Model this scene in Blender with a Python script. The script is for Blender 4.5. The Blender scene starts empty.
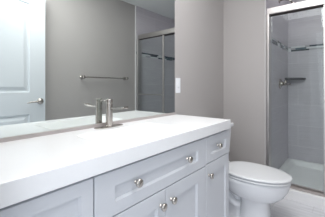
import bpy, bmesh, math, random
from mathutils import Vector, Matrix

random.seed(4)
S = bpy.context.scene
COL = S.collection
PI = math.pi

# ------------------------------------------------------------------ camera
cam_d = bpy.data.cameras.new('camera')
cam = bpy.data.objects.new('camera', cam_d); COL.objects.link(cam)
cam_d.sensor_width = 36.0
cam_d.lens = 36.0 * 226.0 / 325.0
cam_d.shift_y = -22.2 / 325.0
cam_d.clip_start = 0.02
cam.location = (1.16, 0.0, 1.127)
cam.rotation_euler = (PI / 2, 0, math.atan(187.5 / 226.0))
S.camera = cam

# ------------------------------------------------------------------ world, lights, exposure
S.view_settings.view_transform = 'Standard'
S.view_settings.look = 'None'
S.view_settings.gamma = 1.0
S.view_settings.use_curve_mapping = False
S.view_settings.exposure = 0.29
S.cycles.use_denoising = True
S.cycles.max_bounces = 14
S.cycles.diffuse_bounces = 6
S.cycles.glossy_bounces = 8
S.cycles.transparent_max_bounces = 16
S.cycles.sample_clamp_indirect = 6.0

world = bpy.data.worlds.new('world'); S.world = world
world.use_nodes = True
bg = world.node_tree.nodes['Background']
bg.inputs['Color'].default_value = (0.86, 0.92, 1.0, 1)
bg.inputs['Strength'].default_value = 0.9

def area(name, loc, target, sx, sy, power, color=(1, 1, 1)):
    l = bpy.data.lights.new(name, 'AREA')
    l.shape = 'RECTANGLE'; l.size = sx; l.size_y = sy; l.energy = power; l.color = color
    o = bpy.data.objects.new(name, l); COL.objects.link(o)
    o.location = loc
    o.rotation_euler = (Vector(target) - Vector(loc)).to_track_quat('-Z', 'Y').to_euler()
    return o

area('ceiling_bounce_fill', (0.66, 1.0, 2.40), (0.66, 1.0, 0), 0.9, 1.3, 15.0, (1.0, 0.985, 0.975))  # added overhead fill for soft bounced light, no fixture behind it
area('doorway_fill', (1.05, -0.45, 1.45), (0.95, 1.6, 0.75), 0.8, 1.7, 7.6, (0.95, 0.97, 1.0))  # added fill panel behind the camera, aimed in through the doorway
area('shower_fill', (0.76, 3.12, 2.42), (0.80, 3.12, 0), 0.45, 0.45, 1.1, (1.0, 0.98, 0.98))  # added fill to lift the tile, the shower has no lamp
area('bounced_flash', (1.05, 0.75, 2.30), (0.92, 3.6, 0.75), 0.5, 0.4, 8.5, (1.0, 0.985, 0.98))

# ------------------------------------------------------------------ materials
def new_mat(name):
    m = bpy.data.materials.new(name); m.use_nodes = True
    nt = m.node_tree
    return m, nt, nt.nodes['Principled BSDF']

def mat(name, col, rough=0.5, metal=0.0, spec=0.5, coat=0.0, bump=0.0, bump_scale=200.0, var=0.0):
    m, nt, b = new_mat(name)
    b.inputs['Base Color'].default_value = (*col, 1)
    b.inputs['Roughness'].default_value = rough
    b.inputs['Metallic'].default_value = metal
    b.inputs['Specular IOR Level'].default_value = spec
    b.inputs['Coat Weight'].default_value = coat
    b.inputs['Coat Roughness'].default_value = 0.08
    tc = nt.nodes.new('ShaderNodeTexCoord')
    nz = nt.nodes.new('ShaderNodeTexNoise'); nz.inputs['Scale'].default_value = bump_scale
    nt.links.new(tc.outputs['Object'], nz.inputs['Vector'])
    if bump:
        bp = nt.nodes.new('ShaderNodeBump'); bp.inputs['Strength'].default_value = bump
        bp.inputs['Distance'].default_value = 0.001
        nt.links.new(nz.outputs['Fac'], bp.inputs['Height'])
        nt.links.new(bp.outputs['Normal'], b.inputs['Normal'])
    if var:
        mx = nt.nodes.new('ShaderNodeMix'); mx.data_type = 'RGBA'
        mx.inputs['A'].default_value = (*[c * (1 - var) for c in col], 1)
        mx.inputs['B'].default_value = (*[min(1, c * (1 + var)) for c in col], 1)
        nt.links.new(nz.outputs['Fac'], mx.inputs['Factor'])
        nt.links.new(mx.outputs['Result'], b.inputs['Base Color'])
    return m

M = {}
M['paint'] = mat('grey_wall_paint', (0.425, 0.405, 0.398), 0.75, spec=0.25, bump=0.12, bump_scale=260)
M['ceiling'] = mat('white_ceiling_paint', (0.78, 0.80, 0.80), 0.8, spec=0.2, bump=0.1, bump_scale=200)
M['trim'] = mat('white_trim_paint', (0.80, 0.80, 0.80), 0.4)
M['edge'] = mat('pale_metal_tile_edge', (0.50, 0.49, 0.49), 0.45)
M['door'] = mat('white_door_paint', (0.66, 0.695, 0.73), 0.4)
M['cabinet'] = mat('pale_blue_grey_cabinet_paint', (0.615, 0.632, 0.665), 0.42, spec=0.4, var=0.015, bump_scale=14)
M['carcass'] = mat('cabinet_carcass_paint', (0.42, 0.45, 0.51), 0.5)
M['quartz'] = mat('white_quartz', (0.87, 0.875, 0.885), 0.22, spec=0.5, var=0.012, bump_scale=40)
M['porcelain'] = mat('white_porcelain', (0.77, 0.785, 0.81), 0.12, spec=0.5, coat=0.4)
M['seat'] = mat('white_seat_plastic', (0.76, 0.775, 0.79), 0.25)
M['acrylic'] = mat('white_acrylic', (0.84, 0.84, 0.85), 0.28, var=0.02, bump_scale=30)
M['nickel'] = mat('brushed_nickel', (0.47, 0.44, 0.41), 0.24, metal=1.0, bump=0.05, bump_scale=500)
M['knob'] = mat('polished_nickel', (0.52, 0.49, 0.45), 0.13, metal=1.0)
M['satin'] = mat('satin_aluminium', (0.56, 0.54, 0.53), 0.34, metal=1.0)
M['satin_dark'] = mat('dark_header_strip', (0.05, 0.04, 0.04), 0.5)  # near-black tone for the line below the shower header
M['channel'] = mat('mirror_channel_metal', (0.46, 0.42, 0.41), 0.5, metal=0.25)
M['plastic'] = mat('white_outlet_plastic', (0.82, 0.84, 0.87), 0.35)
M['slot'] = mat('dark_slot', (0.03, 0.03, 0.03), 0.6)
M['slate'] = mat('dark_grey_stone_shelf', (0.105, 0.105, 0.115), 0.5, var=0.15, bump_scale=30)
M['rubber'] = mat('black_rubber', (0.02, 0.02, 0.02), 0.6)

def mirror_mat():
    m, nt, b = new_mat('mirror_silvering')
    b.inputs['Base Color'].default_value = (0.77, 0.81, 0.79, 1)
    b.inputs['Metallic'].default_value = 1.0
    b.inputs['Roughness'].default_value = 0.0
    return m
M['mirror'] = mirror_mat()

def glass_mat():
    m = bpy.data.materials.new('clear_shower_glass'); m.use_nodes = True
    nt = m.node_tree; nt.nodes.clear()
    out = nt.nodes.new('ShaderNodeOutputMaterial')
    tr = nt.nodes.new('ShaderNodeBsdfTransparent'); tr.inputs['Color'].default_value = (0.942, 0.970, 0.960, 1)
    gl = nt.nodes.new('ShaderNodeBsdfGlossy'); gl.inputs['Roughness'].default_value = 0.02
    gl.inputs['Color'].default_value = (0.9, 0.95, 0.95, 1)
    fr = nt.nodes.new('ShaderNodeFresnel'); fr.inputs['IOR'].default_value = 1.45
    mx = nt.nodes.new('ShaderNodeMixShader')
    ge = nt.nodes.new('ShaderNodeNewGeometry')        # same reflectance on entering and leaving the pane
    io = nt.nodes.new('ShaderNodeMapRange'); io.inputs['To Min'].default_value = 1.28; io.inputs['To Max'].default_value = 1 / 1.28
    nt.links.new(ge.outputs['Backfacing'], io.inputs['Value']); nt.links.new(io.outputs[0], fr.inputs['IOR'])
    nt.links.new(fr.outputs[0], mx.inputs[0]); nt.links.new(tr.outputs[0], mx.inputs[1])
    nt.links.new(gl.outputs[0], mx.inputs[2]); nt.links.new(mx.outputs[0], out.inputs['Surface'])
    return m
M['glass'] = glass_mat()

def planar(nt, axes):
    """vector (a, b, 0) from two object axes"""
    tc = nt.nodes.new('ShaderNodeTexCoord')
    sp = nt.nodes.new('ShaderNodeSeparateXYZ'); cb = nt.nodes.new('ShaderNodeCombineXYZ')
    nt.links.new(tc.outputs['Object'], sp.inputs[0])
    nt.links.new(sp.outputs[axes[0].upper()], cb.inputs[0])
    nt.links.new(sp.outputs[axes[1].upper()], cb.inputs[1])
    return cb.outputs[0]

def tile_mat(name, axes, c1, c2, grout, bw, bh, mortar, rough=0.3, streak=0.06, streak_scale=(1.2, 22), offs=0.5):
    m, nt, b = new_mat(name)
    v = planar(nt, axes)
    br = nt.nodes.new('ShaderNodeTexBrick')
    br.offset = offs
    br.inputs['Scale'].default_value = 1.0
    br.inputs['Brick Width'].default_value = bw
    br.inputs['Row Height'].default_value = bh
    br.inputs['Mortar Size'].default_value = mortar
    br.inputs['Mortar Smooth'].default_value = 0.3
    br.inputs['Color1'].default_value = (*c1, 1); br.inputs['Color2'].default_value = (*c2, 1)
    br.inputs['Mortar'].default_value = (*grout, 1)
    nt.links.new(v, br.inputs['Vector'])
    mp = nt.nodes.new('ShaderNodeMapping'); mp.inputs['Scale'].default_value = (streak_scale[0], streak_scale[1], 1)
    nt.links.new(v, mp.inputs['Vector'])
    nz = nt.nodes.new('ShaderNodeTexNoise'); nz.inputs['Scale'].default_value = 3.0
    nz.inputs['Detail'].default_value = 4.0
    nt.links.new(mp.outputs[0], nz.inputs['Vector'])
    mr = nt.nodes.new('ShaderNodeMapRange')
    mr.inputs['From Min'].default_value = 0.3; mr.inputs['From Max'].default_value = 0.7
    mr.inputs['To Min'].default_value = 1 - streak; mr.inputs['To Max'].default_value = 1 + streak
    nt.links.new(nz.outputs['Fac'], mr.inputs['Value'])
    vm = nt.nodes.new('ShaderNodeVectorMath'); vm.operation = 'SCALE'
    nt.links.new(br.outputs['Color'], vm.inputs[0]); nt.links.new(mr.outputs[0], vm.inputs['Scale'])
    nt.links.new(vm.outputs[0], b.inputs['Base Color'])
    b.inputs['Roughness'].default_value = rough
    bp = nt.nodes.new('ShaderNodeBump'); bp.inputs['Strength'].default_value = 0.3
    bp.inputs['Distance'].default_value = 0.001; bp.invert = True
    nt.links.new(br.outputs['Fac'], bp.inputs['Height']); nt.links.new(bp.outputs['Normal'], b.inputs['Normal'])
    return m

TC1, TC2, TG = (0.55, 0.52, 0.565), (0.58, 0.55, 0.595), (0.68, 0.65, 0.68)
M['tile_yz'] = tile_mat('grey_wall_tile_side', 'yz', TC1, TC2, TG, 0.60, 0.29, 0.003)
M['tile_xz'] = tile_mat('grey_wall_tile_back', 'xz', TC1, TC2, TG, 0.60, 0.29, 0.003)
M['floor'] = tile_mat('pale_floor_tile', 'xy', (0.73, 0.735, 0.77), (0.76, 0.765, 0.80), (0.64, 0.64, 0.67),
                      0.60, 0.30, 0.003, rough=0.35, streak=0.10, streak_scale=(1.0, 12))

MOS = [mat('white_mosaic_glass', (0.74, 0.75, 0.77), 0.15), mat('navy_mosaic_glass', (0.030, 0.045, 0.065), 0.15),
       mat('teal_mosaic_glass', (0.055, 0.10, 0.13), 0.15), mat('grey_mosaic_stone', (0.38, 0.37, 0.40), 0.3)]
BZ0, BZ1 = 1.620, 1.690
# ------------------------------------------------------------------ mesh helpers
def link(name, bm, m, parent=None, smooth=False, bevel=0.0, seg=2, sub=0, angle=40):
    bmesh.ops.recalc_face_normals(bm, faces=bm.faces[:])
    me = bpy.data.meshes.new(name); bm.to_mesh(me); bm.free()
    mats = m if isinstance(m, (list, tuple)) else [m]
    for x in mats: me.materials.append(x)
    o = bpy.data.objects.new(name, me); COL.objects.link(o)
    if parent is not None: o.parent = parent
    if smooth:
        for p in me.polygons: p.use_smooth = True
    if bevel:
        md = o.modifiers.new('bevel', 'BEVEL'); md.width = bevel; md.segments = seg
        md.limit_method = 'ANGLE'; md.angle_limit = math.radians(angle); md.harden_normals = False
        for p in me.polygons: p.use_smooth = True
        wn = o.modifiers.new('wn', 'WEIGHTED_NORMAL'); wn.keep_sharp = True
    if sub:
        md = o.modifiers.new('sub', 'SUBSURF'); md.levels = sub; md.render_levels = sub
    return o

def box(bm, x0, x1, y0, y1, z0, z1, mi=0):
    v = [bm.verts.new(p) for p in ((x0, y0, z0), (x1, y0, z0), (x1, y1, z0), (x0, y1, z0),
                                   (x0, y0, z1), (x1, y0, z1), (x1, y1, z1), (x0, y1, z1))]
    for f in ((0, 3, 2, 1), (4, 5, 6, 7), (0, 1, 5, 4), (1, 2, 6, 5), (2, 3, 7, 6), (3, 0, 4, 7)):
        fc = bm.faces.new([v[i] for i in f]); fc.material_index = mi
    return bm

def B(*a):
    bm = bmesh.new(); box(bm, *a); return bm

def loft(bm, rings, cap0=True, cap1=True, mi=0):
    vs = [[bm.verts.new(p) for p in r] for r in rings]
    n = len(vs[0])
    for a, b in zip(vs[:-1], vs[1:]):
        for i in range(n):
            f = bm.faces.new((a[i], a[(i + 1) % n], b[(i + 1) % n], b[i])); f.material_index = mi
    if cap0: bm.faces.new(list(reversed(vs[0]))).material_index = mi
    if cap1: bm.faces.new(vs[-1]).material_index = mi
    return bm

def frame_axes(d):
    d = Vector(d).normalized()
    a = Vector((0, 0, 1)) if abs(d.z) < 0.9 else Vector((1, 0, 0))
    u = d.cross(a).normalized(); w = d.cross(u).normalized()
    return d, u, w

def cyl(bm, p0, p1, r0, r1=None, n=20, mi=0):
    r1 = r0 if r1 is None else r1
    p0, p1 = Vector(p0), Vector(p1)
    d, u, w = frame_axes(p1 - p0)
    R = [[p + (u * math.cos(2 * PI * i / n) + w * math.sin(2 * PI * i / n)) * r for i in range(n)] for p, r in ((p0, r0), (p1, r1))]
    return loft(bm, R, mi=mi)

def lathe(bm, origin, axis, prof, n=24, mi=0):
    """prof: (distance along axis, radius)"""
    d, u, w = frame_axes(axis); o = Vector(origin)
    R = [[o + d * t + (u * math.cos(2 * PI * i / n) + w * math.sin(2 * PI * i / n)) * max(r, 1e-4) for i in range(n)] for t, r in prof]
    return loft(bm, R, mi=mi)

def tube(bm, pts, r, n=14, mi=0, flat=1.0):
    P = [Vector(p) for p in pts]
    rings = []
    u = None
    for i, p in enumerate(P):
        t = (P[min(i + 1, len(P) - 1)] - P[max(i - 1, 0)]).normalized()
        if u is None: _, u, w = frame_axes(t)
        u = (u - t * u.dot(t)).normalized(); w = t.cross(u).normalized()
        rr = r[i] if isinstance(r, (list, tuple)) else r
        rings.append([p + (u * math.cos(2 * PI * k / n) + w * math.sin(2 * PI * k / n) * flat) * rr for k in range(n)])
    return loft(bm, rings, mi=mi)

def empty(name, loc=(0, 0, 0)):
    o = bpy.data.objects.new(name, None); COL.objects.link(o); o.location = loc
    o.empty_display_size = 0.1
    return o

def thing(name, label, cat, group=None, loc=(0, 0, 0)):
    o = empty(name, loc); tag(o, label, cat, group); return o

def tag(o, label, cat, group=None):
    o['label'] = label; o['category'] = cat
    if group: o['group'] = group
    return o

def struct(name, bm, m, parent=None, **k):
    o = link(name, bm, m, parent, **k)
    if parent is None: o['kind'] = 'structure'
    return o

def child(name, bm, m, root, **k):
    """world-space mesh under an Empty that may sit elsewhere"""
    bmesh.ops.translate(bm, verts=bm.verts[:], vec=-Vector(root.matrix_basis.translation) if root.parent is None else (0, 0, 0))
    return link(name, bm, m, root, **k)

# ------------------------------------------------------------------ room shell
W, D, YB, H = 1.52, 2.536, 3.65, 2.43
EX = 0.475                      # tiled shower end wall
struct('floor', B(-0.02, W + 0.1, -0.9, D + 0.02, -0.06, 0.0), M['floor'])
struct('ceiling', B(-0.1, W + 0.1, 0.0, YB + 0.1, H, H + 0.06), M['ceiling'])
struct('wall_left', B(-0.10, 0.0, 0.0, D, 0.0, H), M['paint'])
struct('wall_right', B(W, W + 0.10, 0.0, D, 0.0, H), M['paint'])
struct('wall_back', B(-0.10, 0.462, D, YB + 0.1, 0.0, H), M['paint'])          # chase beside the shower
bm = bmesh.new()
box(bm, -0.10, 0.56, 0.0, 0.135, 0.0, H)
box(bm, 0.56, W, 0.0, 0.135, 2.16, H)
struct('wall_near', bm, M['paint'])
struct('trim_3', B(0.555, 0.575, -0.01, 0.145, 0.0, 2.16), M['trim'], bevel=0.003)
struct('wall_shower_left', B(0.462, EX, D + 0.004, YB, 0.0, H), M['tile_yz'])
struct('wall_shower_back', B(0.462, W + 0.1, YB, YB + 0.1, 0.0, H), M['tile_xz'])
struct('wall_shower_right', B(W - 0.008, W + 0.1, D, YB, 0.0, H), M['tile_yz'])
struct('trim_1', B(0.4635, EX + 0.002, D - 0.004, D + 0.004, 0.10, H), M['edge'])
struct('trim_2', B(W - 0.010, W, D - 0.014, D, 0.10, H), M['trim'])
# mosaic strips, let into the tile
def mosaic(wall, fn, length, rows=None):
    """three rows of long glass strips; fn(a, z, depth) -> point at distance a along the wall"""
    rnd = random.Random(len(wall) * 7)
    bm = bmesh.new()
    rh = (BZ1 - BZ0) / 3
    for k in range(3):
        a = 0.0; q = list(rows[k]) if rows else []; last = 3
        while a < length - 1e-4:
            if q: w, c = q.pop(0)
            else:
                w = rnd.uniform(.09, .22); c = rnd.choice([x for x in (0, 1, 2, 3, 0, 1) if x != last])
            last = c
            b = min(length, a + w); z1 = BZ1 - k * rh; z0 = z1 - rh; g = .0008
            P = [(a + g, z0 + g), (b - g, z0 + g), (b - g, z1 - g), (a + g, z1 - g)]
            if b - a > 3 * g: loft(bm, [[fn(x, z, d) for x, z in P] for d in (-.001, .002)], mi=c)
            a = b
    o = link('mosaic_band', bm, MOS, bpy.data.objects[wall])
    o['label'] = 'band of dark teal and white mosaic strips'
mosaic('wall_shower_left', lambda a, z, d: (EX + d, YB - .003 - a, z), YB - D - .01,
       [[(.10, 0), (.16, 1), (.14, 0), (.2, 1)], [(.16, 2), (.12, 0), (.2, 2), (.15, 0)], [(.12, 0), (.18, 3), (.16, 1), (.15, 0)]])
mosaic('wall_shower_back', lambda a, z, d: (EX + .003 + a, YB - d, z), W - .014 - EX,
       [[(.035, 3), (.17, 0), (.05, 3), (.25, 1), (.14, 0)], [(.03, 0), (.06, 3), (.13, 2), (.26, 0), (.16, 1)], [(.035, 0), (.22, 1), (.24, 3), (.1, 1)]])
mosaic('wall_shower_right', lambda a, z, d: (W - .008 - d, D + .003 + a, z), YB - D - .008,
       [[(.2, 1), (.1, 2), (.25, 1), (.12, 0), (.2, 1)], [(.12, 2), (.22, 0), (.18, 1), (.22, 0), (.15, 2)], [(.22, 0), (.12, 3), (.2, 0), (.14, 1)]])
struct('baseboard_left', B(0.0, 0.014, 1.600, D - 0.014, 0.0, 0.10), M['trim'], bevel=0.004)
struct('baseboard_back', B(0.0, 0.455, D - 0.014, D, 0.0, 0.10), M['trim'], bevel=0.004)
struct('baseboard_right', B(W - 0.014, W, 0.14, D - 0.016, 0.0, 0.10), M['trim'], bevel=0.004)

# ------------------------------------------------------------------ open door (against the right wall, seen in the mirror)
def arch_loop(y0, y1, z0, z1, rise, n=14):
    p = [(y0, z0), (y1, z0)]
    for i in range(n + 1):
        t = i / n
        y = y1 + (y0 - y1) * t
        # eyebrow arch: flat shoulders easing into a raised centre
        s = math.sin(PI * t)
        p.append((y, z1 + rise * s ** 1.4 if rise else z1))
        if not rise and i == 0: continue
        if not rise: break
    if not rise:
        p = [(y0, z0), (y1, z0), (y1, z1), (y0, z1)]
    return p

def inset(p, d):
    """inset a closed loop in the (y,z) plane toward its centre"""
    n = len(p); out = []
    for i in range(n):
        a, b, c = Vector(p[i - 1]), Vector(p[i]), Vector(p[(i + 1) % n])
        e1 = (b - a).normalized(); e2 = (c - b).normalized()
        n1 = Vector((-e1.y, e1.x)); n2 = Vector((-e2.y, e2.x))
        k = (n1 + n2); k.normalize()
        out.append(b + k * (d / max(0.3, k.dot(n1))))
    return [(q.x, q.y) for q in out]

DX, DT = 1.395, 0.036
dy0, dy1, dz0, dz1 = 0.185, 1.074, 0.012, 2.125
def door_mesh():
    bm = bmesh.new()
    xf = DX                      # front face towards the mirror
    outer = [(dy0, dz0), (dy1, dz0), (dy1, dz1), (dy0, dz1)]
    holes = [arch_loop(dy0 + .155, dy1 - .155, 0.24, 0.84, 0), arch_loop(dy0 + .155, dy1 - .155, 1.066, 1.985, 0.03)]
    edges = []
    hv = []
    ov = [bm.verts.new((xf, y, z)) for y, z in outer]
    for i in range(4): edges.append(bm.edges.new((ov[i], ov[(i + 1) % 4])))
    for h in holes:
        vs = [bm.verts.new((xf, y, z)) for y, z in h]; hv.append(vs)
        for i in range(len(vs)): edges.append(bm.edges.new((vs[i], vs[(i + 1) % len(vs)])))
    bmesh.ops.triangle_fill(bm, use_beauty=True, edges=edges)
    for h, vs in zip(holes, hv):
        prev = vs
        for d, dx in ((0.010, 0.014), (0.024, 0.014), (0.056, 0.001)):
            q = [bm.verts.new((xf + dx, y, z)) for y, z in inset(h, d)]
            n = len(q)
            for i in range(n):
                bm.faces.new((prev[i], prev[(i + 1) % n], q[(i + 1) % n], q[i]))
            prev = q
        bm.faces.new(prev)
    bv = [bm.verts.new((xf + DT, y, z)) for y, z in outer]
    for i in range(4): bm.faces.new((ov[i], ov[(i + 1) % 4], bv[(i + 1) % 4], bv[i]))
    bm.faces.new(bv)
    return bm
door = struct('door_1', door_mesh(), M['door'])
bm = bmesh.new()
hy, hz = 1.022, 0.968
lathe(bm, (DX, hy, hz), (-1, 0, 0), ((0, 0.033), (0.006, 0.033), (0.011, 0.028), (0.012, 0.013), (0.045, 0.011), (0.05, 0.010)), 24)
tube(bm, [(DX - 0.046, hy + .008, hz), (DX - 0.048, hy - .025, hz + .003), (DX - 0.05, hy - .06, hz - .002), (DX - 0.05, hy - .11, hz - .004), (DX - 0.048, hy - .145, hz - .012)],
     [0.010, 0.010, 0.009, 0.0085, 0.006], 12)
lever = link('door_handle', bm, M['nickel'], door, smooth=True); lever['label'] = 'brushed nickel lever handle'
for z in (0.22, 1.08, 1.92):
    bm = bmesh.new(); cyl(bm, (DX + .03, dy0 - 0.006, z - .045), (DX + .03, dy0 - 0.006, z + .045), 0.007)
    link('hinge', bm, M['nickel'], door, smooth=False)

# ------------------------------------------------------------------ vanity cabinets
FX, FT = 0.475, 0.020
CT0, CT1 = 0.823, 0.886
def shaker_bm(y0, y1, z0, z1, ys=(0.055, 0.055), zs=(0.05, 0.055), rec=0.012, bev=0.006):
    """framed front: stile widths ys (left, right), rail heights zs (bottom, top)"""
    x1 = FX; x0 = FX - FT
    def L(x, d, k=0, e=0):
        a, b, c, f = y0 + d + k * ys[0] + e, y1 - d - k * ys[1] - e, z0 + d + k * zs[0] + e, z1 - d - k * zs[1] - e
        return [(x, a, c), (x, b, c), (x, b, f), (x, a, f)]
    bm = bmesh.new()
    loft(bm, [L(x0, 0.0), L(x1 - 0.0015, 0.0), L(x1, 0.0015), L(x1, 0, 1), L(x1 - rec, 0, 1, bev)])
    return bm

def knob_bm(y, z):
    bm = bmesh.new()
    lathe(bm, (FX, y, z), (1, 0, 0), ((0, 0.009), (0.002, 0.009), (0.004, 0.006), (0.012, 0.006), (0.015, 0.012), (0.018, 0.0175),
                                      (0.024, 0.0185), (0.029, 0.0165), (0.0315, 0.011), (0.032, 0.001)), 20)
    return bm

def cabinet(name, label, y0, y1, fronts, end_right=False, open_top=False):
    t = thing(name, label, 'cabinet', 'vanity cabinet units', (0.22, (y0 + y1) / 2, 0))
    bm = bmesh.new()
    if open_top:                                            # box with an open well under the sink
        a0, a1, b0, b1, z0, z1 = 0.004, FX - FT - 0.001, y0 + .0005, y1 - .0005, 0.10, CT0 - 0.002
        loft(bm, [[(a0, b0, z), (a1, b0, z), (a1, b1, z), (a0, b1, z)] for z in (z0, z1)] +
             [[(a0 + .018, b0 + .018, z), (a1 - .018, b0 + .018, z), (a1 - .018, b1 - .018, z), (a0 + .018, b1 - .018, z)] for z in (z1, z0 + .018)])
    else:
        box(bm, 0.004, FX - FT - 0.001, y0 + .0005, y1 - .0005, 0.10, CT0 - 0.002)
    box(bm, 0.004, 0.40, y0 + .0005, y1 - .0005, 0.0, 0.10)
    child('cabinet_body', bm, M['cabinet'] if end_right else M['carcass'], t)
    for kind, a, b, c, d, knobs, ys, zs in fronts:
        f = child(kind, shaker_bm(a, b, c, d, ys, zs), M['cabinet'], t)
        for ky, kz in knobs:
            kb = knob_bm(ky, kz)
            bmesh.ops.translate(kb, verts=kb.verts[:], vec=-Vector(t.location))
            k = link('knob', kb, M['knob'], f, smooth=True)
    return t
G = 0.0028
DZ = 0.638
YA, YM0, YM1, YE = 0.142, 0.4535, 1.250, 1.590
mid = (YM0 + YM1) / 2
cabinet('vanity_cabinet', 'narrow pale grey-blue vanity cabinet with a single shaker door, nearest the doorway', YA, YM0,
        [('cabinet_door', YA + G, YM0 - G, 0.105, 0.808, [(YA + .03, 0.56)], (.05, .046), (.05, .045))])
cabinet('vanity_cabinet', 'wide pale grey-blue vanity cabinet below the faucet, long two-knob drawer above paired doors', YM0, YM1,
        [('drawer_front', YM0 + G, YM1 - G * .6, DZ, 0.808, [(0.652, 0.731), (1.036, 0.731)], (.088, .096), (.050, .058)),
         ('cabinet_door', YM0 + G, mid - .0015, 0.105, DZ - .005, [(mid - .040, 0.566)], (.09, .06), (.06, .072)),
         ('cabinet_door', mid + .0015, YM1 - G * .6, 0.105, DZ - .005, [(mid + .040, 0.566)], (.06, .10), (.06, .072))], False, True)
cabinet('vanity_cabinet', 'narrow pale grey-blue vanity cabinet beside the toilet, short one-knob drawer over one door', YM1, YE,
        [('drawer_front', YM1 + G * .6, YE - .002, DZ + .006, 0.808, [(1.405, 0.731)], (.056, .05), (.046, .056)),
         ('cabinet_door', YM1 + G * .6, YE - .002, 0.105, DZ + .001, [(1.283, 0.566)], (.064, .05), (.06, .076))], True)

# ------------------------------------------------------------------ countertop with moulded basin
def rrect(x0, x1, y0, y1, r, z, n=5):
    out = []
    for cx, cy, a0 in ((x1 - r, y0 + r, -PI / 2), (x1 - r, y1 - r, 0), (x0 + r, y1 - r, PI / 2), (x0 + r, y0 + r, PI)):
        for i in range(n + 1):
            a = a0 + PI / 2 * i / n
            out.append((cx + r * math.cos(a), cy + r * math.sin(a), z))
    return out
cx0, cx1, cy0, cy1 = 0.0015, 0.495, 0.137, 1.574
bx0, bx1, by0, by1 = 0.125, 0.400, 0.575, 1.100
ct = thing('countertop', 'thick white quartz countertop with a moulded sink along the top of the vanity', 'countertop', None, (0.25, 0.85, CT1))
bm = bmesh.new()
edges = []
top_o = [bm.verts.new(p) for p in ((cx0, cy0, CT1), (cx1, cy0, CT1), (cx1, cy1, CT1), (cx0, cy1, CT1))]
hole = [bm.verts.new(p) for p in rrect(bx0, bx1, by0, by1, 0.03, CT1)]
for L in (top_o, hole):
    for i in range(len(L)): edges.append(bm.edges.new((L[i], L[(i + 1) % len(L)])))
bmesh.ops.triangle_fill(bm, use_beauty=True, edges=edges)
bot = [bm.verts.new((v.co.x, v.co.y, CT0)) for v in top_o]
hole_b = [bm.verts.new((v.co.x, v.co.y, CT0)) for v in hole]
for i in range(4): bm.faces.new((top_o[i], top_o[(i + 1) % 4], bot[(i + 1) % 4], bot[i]))
n = len(hole)
for i in range(n): bm.faces.new((hole[i], hole[(i + 1) % n], hole_b[(i + 1) % n], hole_b[i]))
edges = []
for L in (bot, hole_b):
    for i in range(len(L)):
        e = bm.edges.get((L[i], L[(i + 1) % len(L)])); edges.append(e)
bmesh.ops.triangle_fill(bm, use_beauty=True, edges=edges)
child('worktop', bm, M['quartz'], ct, bevel=0.0025, seg=2, angle=60)
bm = bmesh.new()
prof = ((-0.0005, CT1 - 0.0005), (0.004, CT1 - 0.006), (0.022, CT1 - 0.040), (0.045, CT1 - 0.070), (0.075, CT1 - 0.085), (0.11, CT1 - 0.090))
loft(bm, [rrect(bx0 + d, bx1 - d, by0 + d, by1 - d, max(0.012, 0.03 + d * .3 - (0.02 if d > .08 else 0)), z) for d, z in prof], cap0=False)
child('sink_basin', bm, M['quartz'], ct, smooth=True)
bm = bmesh.new(); lathe(bm, (0.26, 0.838, CT1 - 0.0905), (0, 0, 1), ((0, 0.026), (0.002, 0.026), (0.004, 0.022), (0.0045, 0.001)))
d_ = child('drain', bm, M['nickel'], ct, smooth=True); d_['label'] = 'nickel drain stopper'

# ------------------------------------------------------------------ faucet
fx, fy = 0.058, 0.832
fa = thing('faucet', 'brushed nickel single-hole faucet with a flat spout on the countertop before the mirror', 'faucet', None, (fx, fy, CT1))
bm = bmesh.new()
loft(bm, [rrect(fx - .027, fx + .027, fy - .098, fy + .098, 0.026, z) for z in (CT1, CT1 + .005)])
child('deck_plate', bm, M['nickel'], fa, bevel=0.0015)
bm = bmesh.new()
lathe(bm, (fx, fy, CT1 + .005), (0, 0, 1), ((0, .024), (.004, .024), (.006, .0205), (.132, .0205), (.134, .019), (.136, .019), (.138, .0205), (.156, .0205), (.160, .0185), (.1605, .001)), 28)
child('faucet_body', bm, M['nickel'], fa, bevel=0.0008)
bm = bmesh.new()
rings = []
for x, z, hw, th in ((fx + .010, 1.000, .006, .006), (fx + .06, 1.000, .007, .006), (fx + .095, 1.002, .014, .006), (fx + .115, 1.006, .018, .007), (fx + .150, 1.012, .018, .008)):
    rings.append([(x, fy - hw, z - th), (x, fy + hw, z - th), (x, fy + hw, z + .004), (x, fy - hw, z + .004)])
loft(bm, rings)
child('spout', bm, M['nickel'], fa, bevel=0.002)
bm = bmesh.new()
tube(bm, [(fx - .005, fy - .002, CT1 + .150), (fx - .030, fy - .008, CT1 + .1515), (fx - .052, fy - .013, CT1 + .154)], [.006, .005, .0045], 12)
child('lever', bm, M['nickel'], fa, smooth=True)

# ------------------------------------------------------------------ wall mirror
mr = thing('wall_mirror', 'large frameless wall mirror above the countertop, standing in a metal channel', 'mirror', None, (0, 0.85, 0.89))
child('mirror_glass', B(0.001, 0.006, 0.137, 1.555, 0.896, 2.02), M['mirror'], mr)
bm = bmesh.new()
loft(bm, [[(x, y, z) for x, z in ((0.001, CT1 + .0003), (0.013, CT1 + .0003), (0.013, .904), (0.0065, .904), (0.0065, .8955), (0.001, .8955))] for y in (0.137, 1.556)])
c_ = child('mirror_channel', bm, M['channel'], mr); c_['label'] = 'taupe metal strip under the mirror'

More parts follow.
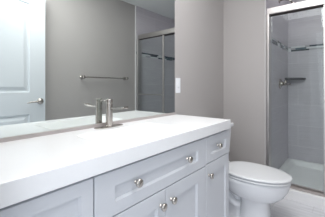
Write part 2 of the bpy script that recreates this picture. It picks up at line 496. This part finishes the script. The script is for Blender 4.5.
# ------------------------------------------------------------------ outlet plate
ol = thing('wall_outlet', 'white outlet and switch plate on the grey wall at the right edge of the mirror', 'outlet', None, (0, 1.607, 1.134))
child('cover_plate', B(0.0, 0.006, 1.573, 1.641, 1.068, 1.200), M['plastic'], ol, bevel=0.003)
child('rocker', B(0.005, 0.009, 1.591, 1.623, 1.137, 1.172), M['plastic'], ol, bevel=0.0015)
bm = bmesh.new(); box(bm, 0.005, 0.0075, 1.591, 1.623, 1.096, 1.131)
sk = child('socket', bm, M['plastic'], ol, bevel=0.0015)
bm = bmesh.new()
for (a, b) in ((1.599, 1.602), (1.612, 1.615)): box(bm, 0.007, 0.0079, a, b, 1.112, 1.122)
bmesh.ops.translate(bm, verts=bm.verts[:], vec=-Vector(ol.location))
link('socket_slot', bm, M['slot'], sk)

# ------------------------------------------------------------------ toilet
TY = 1.925
def egg(xb, xt, hw, z, y=TY, n=36, p=2.0, sq=0.0):
    """egg ring: back at xb, tip at xt, widest 40% from the back"""
    out = []
    xm = xb + (xt - xb) * 0.46
    for i in range(n):
        a = 2 * PI * i / n
        c, s = math.cos(a), math.sin(a)
        e = 2.0 / p
        cc = math.copysign(abs(c) ** e, c); ss = math.copysign(abs(s) ** e, s)
        out.append((xm + (xt - xm) * cc if c >= 0 else xm + (xm - xb) * math.copysign(abs(c) ** (2.0 / 2.7), c), y + hw * ss, z))
    return out
to = thing('toilet', 'white two-piece toilet with closed lid between the vanity and the shower', 'toilet', None, (0.40, TY, 0))
bm = bmesh.new()
rings = [egg(.425, .690, .105, 0.0, p=3), egg(.425, .690, .105, 0.018, p=3), egg(.44, .680, .098, 0.034, p=3), egg(.447, .672, .093, 0.10, p=3),
         egg(.447, .670, .093, 0.205, p=2.8), egg(.435, .683, .100, 0.218, p=2.6), egg(.36, .735, .134, 0.240, p=2.2), egg(.30, .775, .162, 0.277, p=2.1),
         egg(.25, .800, .178, 0.32), egg(.235, .812, .185, 0.36), egg(.23, .818, .188, 0.383), egg(.235, .814, .184, 0.3885)]
loft(bm, rings)
child('bowl', bm, M['porcelain'], to, smooth=True)
bm = bmesh.new()
for s_ in (-1, 1):
    tube(bm, [(.46, TY + s_ * .062, .150), (.42, TY + s_ * .072, .150), (.385, TY + s_ * .078, .168), (.355, TY + s_ * .082, .205), (.335, TY + s_ * .085, .25), (.315, TY + s_ * .085, .30), (.29, TY + s_ * .08, .345)],
         [.026, .032, .034, .035, .036, .036, .034], 14)
child('trapway', bm, M['porcelain'], to, smooth=True)
bm = bmesh.new()
loft(bm, [rrect(.09, .47, TY - .085, TY + .085, .04, 0.0), rrect(.09, .47, TY - .085, TY + .085, .04, 0.02), rrect(.10, .46, TY - .07, TY + .07, .04, .035),
          rrect(.12, .46, TY - .066, TY + .066, .04, .20), rrect(.08, .40, TY - .09, TY + .09, .04, .30)])
child('foot', bm, M['porcelain'], to, smooth=False, bevel=0.006)
bm = bmesh.new()
loft(bm, [rrect(.03, .30, TY - .11, TY + .11, .04, .22), rrect(.025, .31, TY - .15, TY + .15, .04, .32), rrect(.022, .31, TY - .165, TY + .165, .03, .384)])
child('tank_shelf', bm, M['porcelain'], to, smooth=False, bevel=0.006)
bm = bmesh.new()
loft(bm, [egg(.30, .815, .184, .392), egg(.290, .824, .193, .396), egg(.290, .824, .193, .405), egg(.296, .817, .186, .409)])
child('seat', bm, M['seat'], to, smooth=True)
bm = bmesh.new()
loft(bm, [egg(.30, .812, .181, .4135), egg(.290, .827, .195, .417), egg(.290, .827, .195, .428), egg(.295, .821, .189, .4315), egg(.32, .79, .165, .4335), egg(.36, .70, .10, .435)])
child('lid', bm, M['seat'], to, smooth=True)
for s in (-1, 1):
    bm = bmesh.new(); loft(bm, [rrect(.272, .302, TY + s * .075 - .022, TY + s * .075 + .022, .012, z) for z in (.386, .432)])
    child('hinge', bm, M['seat'], to, bevel=0.005)
bm = bmesh.new()
loft(bm, [rrect(.045, .235, TY - .200, TY + .200, .03, .385), rrect(.04, .255, TY - .216, TY + .216, .03, .50), rrect(.034, .270, TY - .226, TY + .226, .03, .735)])
child('tank', bm, M['porcelain'], to, bevel=0.006)
bm = bmesh.new()
loft(bm, [rrect(.026, .280, TY - .235, TY + .235, .025, .7355), rrect(.022, .285, TY - .240, TY + .240, .025, .743), rrect(.022, .285, TY - .240, TY + .240, .025, .762), rrect(.028, .279, TY - .234, TY + .234, .025, .772)])
child('tank_lid', bm, M['porcelain'], to, bevel=0.003)
bm = bmesh.new()
cyl(bm, (.264, TY - .15, .68), (.282, TY - .15, .68), .012)
tube(bm, [(.282, TY - .15, .68), (.287, TY - .12, .678), (.287, TY - .08, .672)], [.007, .006, .007], 10)
child('flush_lever', bm, M['nickel'], to, smooth=True)

# ------------------------------------------------------------------ shower pan
SX0, SX1 = EX + 0.001, W - 0.009
pan = thing('shower_pan', 'white low-curb shower pan on the floor beyond the toilet', 'shower pan', None, (1.0, 3.02, 0))
ox = (SX0, SX1, D + .006, YB - 0.001)
bm = bmesh.new()
R4 = lambda x0, x1, y0, y1, z, r=0.004: rrect(x0, x1, y0, y1, r, z, 3)
loft(bm, [R4(*ox, 0.0), R4(*ox, .094), R4(ox[0] + .006, ox[1] - .006, ox[2] + .006, ox[3] - .006, .100, .006),
          R4(ox[0] + .05, ox[1] - .05, ox[2] + .11, ox[3] - .055, .099, .03), R4(ox[0] + .065, ox[1] - .065, ox[2] + .13, ox[3] - .07, .085, .05),
          R4(ox[0] + .09, ox[1] - .09, ox[2] + .155, ox[3] - .10, .045, .07), R4(ox[0] + .13, ox[1] - .13, ox[2] + .20, ox[3] - .14, .036, .09),
          R4(ox[0] + .35, ox[1] - .35, ox[2] + .36, ox[3] - .36, .030, .09)])
child('basin', bm, M['acrylic'], pan, bevel=0.0)
bm = bmesh.new(); lathe(bm, (1.0, 3.07, .0305), (0, 0, 1), ((0, .045), (.003, .045), (.005, .040), (.0055, .001)))
child('drain', bm, M['nickel'], pan, smooth=True)

# ------------------------------------------------------------------ sliding glass shower door
FY0, FY1 = D + .034, D + .102
sd = thing('shower_door', 'brushed metal framed sliding glass shower door standing on the white curb', 'shower door', None, (1.0, D + .05, .1))
HZ0, HZ1, TZ1 = 1.890, 1.958, .122
bm = bmesh.new(); box(bm, SX0, SX1, FY0, FY1, HZ0 + .006, HZ1); box(bm, SX0, SX1, FY0, FY0 + .006, HZ0, HZ0 + .008)
child('header', bm, M['satin'], sd, bevel=0.004)
h_ = child('header_dark_strip', B(SX0 + .03, SX1 - .03, FY0 + .008, FY1 - .008, HZ0 - .004, HZ0 + .005), M['satin_dark'], sd)  # near-black strip that draws the dark line below the header
h_['label'] = 'dark strip under the header track'
bm = bmesh.new(); box(bm, SX0, SX1, FY0, FY1, .100, .108); box(bm, SX0, SX1, FY0, FY0 + .008, .108, TZ1); box(bm, SX0, SX1, FY1 - .008, FY1, .108, TZ1 - .006)
t_ = child('bottom_track', bm, M['channel'], sd, bevel=0.002); t_['label'] = 'taupe metal track on the curb'
child('jamb', B(SX0, SX0 + .030, FY0 - .026, FY1, TZ1, HZ0), M['satin'], sd, bevel=0.004)
child('jamb', B(SX1 - .030, SX1, FY0 - .026, FY1, TZ1, HZ0), M['satin'], sd, bevel=0.004)
# outer panel (right) and inner panel (left)
def panel(x0, x1, yc, stiles, bar):
    g = child('glass_panel', B(x0, x1, yc - .003, yc + .003, TZ1 - .012, HZ0 + .002), M['glass'], sd)
    def sub(nm, bm, m, **k):
        bmesh.ops.translate(bm, verts=bm.verts[:], vec=-Vector(sd.location)); return link(nm, bm, m, g, **k)
    for a, b in stiles:
        sub('stile', B(a, b, yc - .010, yc + .010, TZ1 - .014, HZ0), M['satin'], bevel=0.002)
    sub('rail', B(x0, x1, yc - .009, yc + .009, TZ1 - .014, TZ1 + .014), M['satin'], bevel=0.002)
    sub('rail', B(x0, x1, yc - .009, yc + .009, HZ0 - .012, HZ0 + .003), M['satin_dark'], bevel=0.002)['label'] = 'dark top rail'  # top rail coloured dark to continue the line below the header
    if bar:
        s = bar
        bm = bmesh.new()
        xa, xb, zb = x0 + .018, x1 - .03, 1.002
        cyl(bm, (xa - .012, yc + s * .052, zb), (xb + .012, yc + s * .052, zb), .009)
        for x in (xa, xb): cyl(bm, (x, yc + s * .008, zb), (x, yc + s * .052, zb), .008)
        sub('door_towel_bar', bm, M['satin'], smooth=False)
    return g
panel(.970, SX1 - .03, FY0 + .022, [(.970, .998)], -1)
panel(SX0 + .018, .995, FY1 - .018, [(SX0 + .018, SX0 + .029)], 0)

# ------------------------------------------------------------------ shower fittings
sv = thing('shower_valve', 'chrome single-lever shower valve on the tiled end wall below the showerhead', 'shower valve', None, (EX, 3.17, 1.158))
vy, vz = 3.17, 1.158
bm = bmesh.new(); lathe(bm, (EX, vy, vz), (1, 0, 0), ((0, .065), (.004, .065), (.009, .058), (.011, .032), (.03, .030), (.034, .024), (.034, .001)), 32)
e_ = child('escutcheon', bm, M['nickel'], sv, smooth=False)
bm = bmesh.new(); cyl(bm, (EX + .03, vy, vz), (EX + .075, vy, vz), .022, .020)
cyl(bm, (EX + .062, vy, vz - .012), (EX + .062, vy, vz + .045), .010, .013)
tube(bm, [(EX + .055, vy - .055, vz - .002), (EX + .06, vy, vz - .002), (EX + .085, vy + .03, vz - .003), (EX + .115, vy + .045, vz - .003)], [.009, .011, .010, .009], 12)
child('handle', bm, M['nickel'], sv, smooth=True)
sh = thing('shower_fixture', 'wall-mounted shower head on a bent arm high on the tiled end wall', 'shower head', None, (EX, 3.12, 2.20))
bm = bmesh.new(); lathe(bm, (EX, 3.12, 2.20), (1, 0, 0), ((0, .03), (.004, .03), (.012, .014), (.012, .001)))
child('flange', bm, M['nickel'], sh, smooth=True)
bm = bmesh.new(); tube(bm, [(EX + .005, 3.12, 2.20), (EX + .06, 3.12, 2.205), (EX + .11, 3.12, 2.185), (EX + .145, 3.12, 2.145)], .010, 12)
child('arm', bm, M['nickel'], sh, smooth=True)
bm = bmesh.new(); lathe(bm, (EX + .145, 3.12, 2.145), (.55, 0, -.83), ((0, .014), (.02, .016), (.035, .030), (.055, .048), (.066, .050), (.067, .046), (.068, .001)))
child('spray_head', bm, M['nickel'], sh, smooth=True)

# corner shelf
cs_z = 1.243
bm = bmesh.new()
def quarter(r, z):
    p = [(EX + .0005, YB - .0005, z)]
    for i in range(13):
        a = -PI / 2 + PI / 2 * i / 12
        p.append((EX + .0005 + r * math.cos(a), YB - .0005 + r * math.sin(a), z))
    return p
loft(bm, [quarter(.205, cs_z - .026), quarter(.22, cs_z - .020), quarter(.22, cs_z)])
tag(link('corner_shelf', bm, M['slate'], None, bevel=0.002), 'dark grey quarter-round stone shelf in the tiled shower corner', 'shelf')

# ------------------------------------------------------------------ towel bar on the right wall (seen in the mirror)
tb = thing('towel_bar', 'brushed nickel towel bar on the grey wall, reflected in the mirror', 'towel bar', None, (W, 1.89, 1.245))
bm = bmesh.new(); cyl(bm, (W - .06, 1.565, 1.245), (W - .06, 2.305, 1.245), .0095)
child('bar', bm, M['nickel'], tb, smooth=False)
for y in (1.575, 2.295):
    bm = bmesh.new(); lathe(bm, (W, y, 1.245), (-1, 0, 0), ((0, .026), (.005, .026), (.010, .020), (.014, .012), (.045, .012), (.048, .022), (.070, .022), (.075, .018), (.0755, .001)), 20)
    child('mounting_post', bm, M['nickel'], tb, smooth=True)
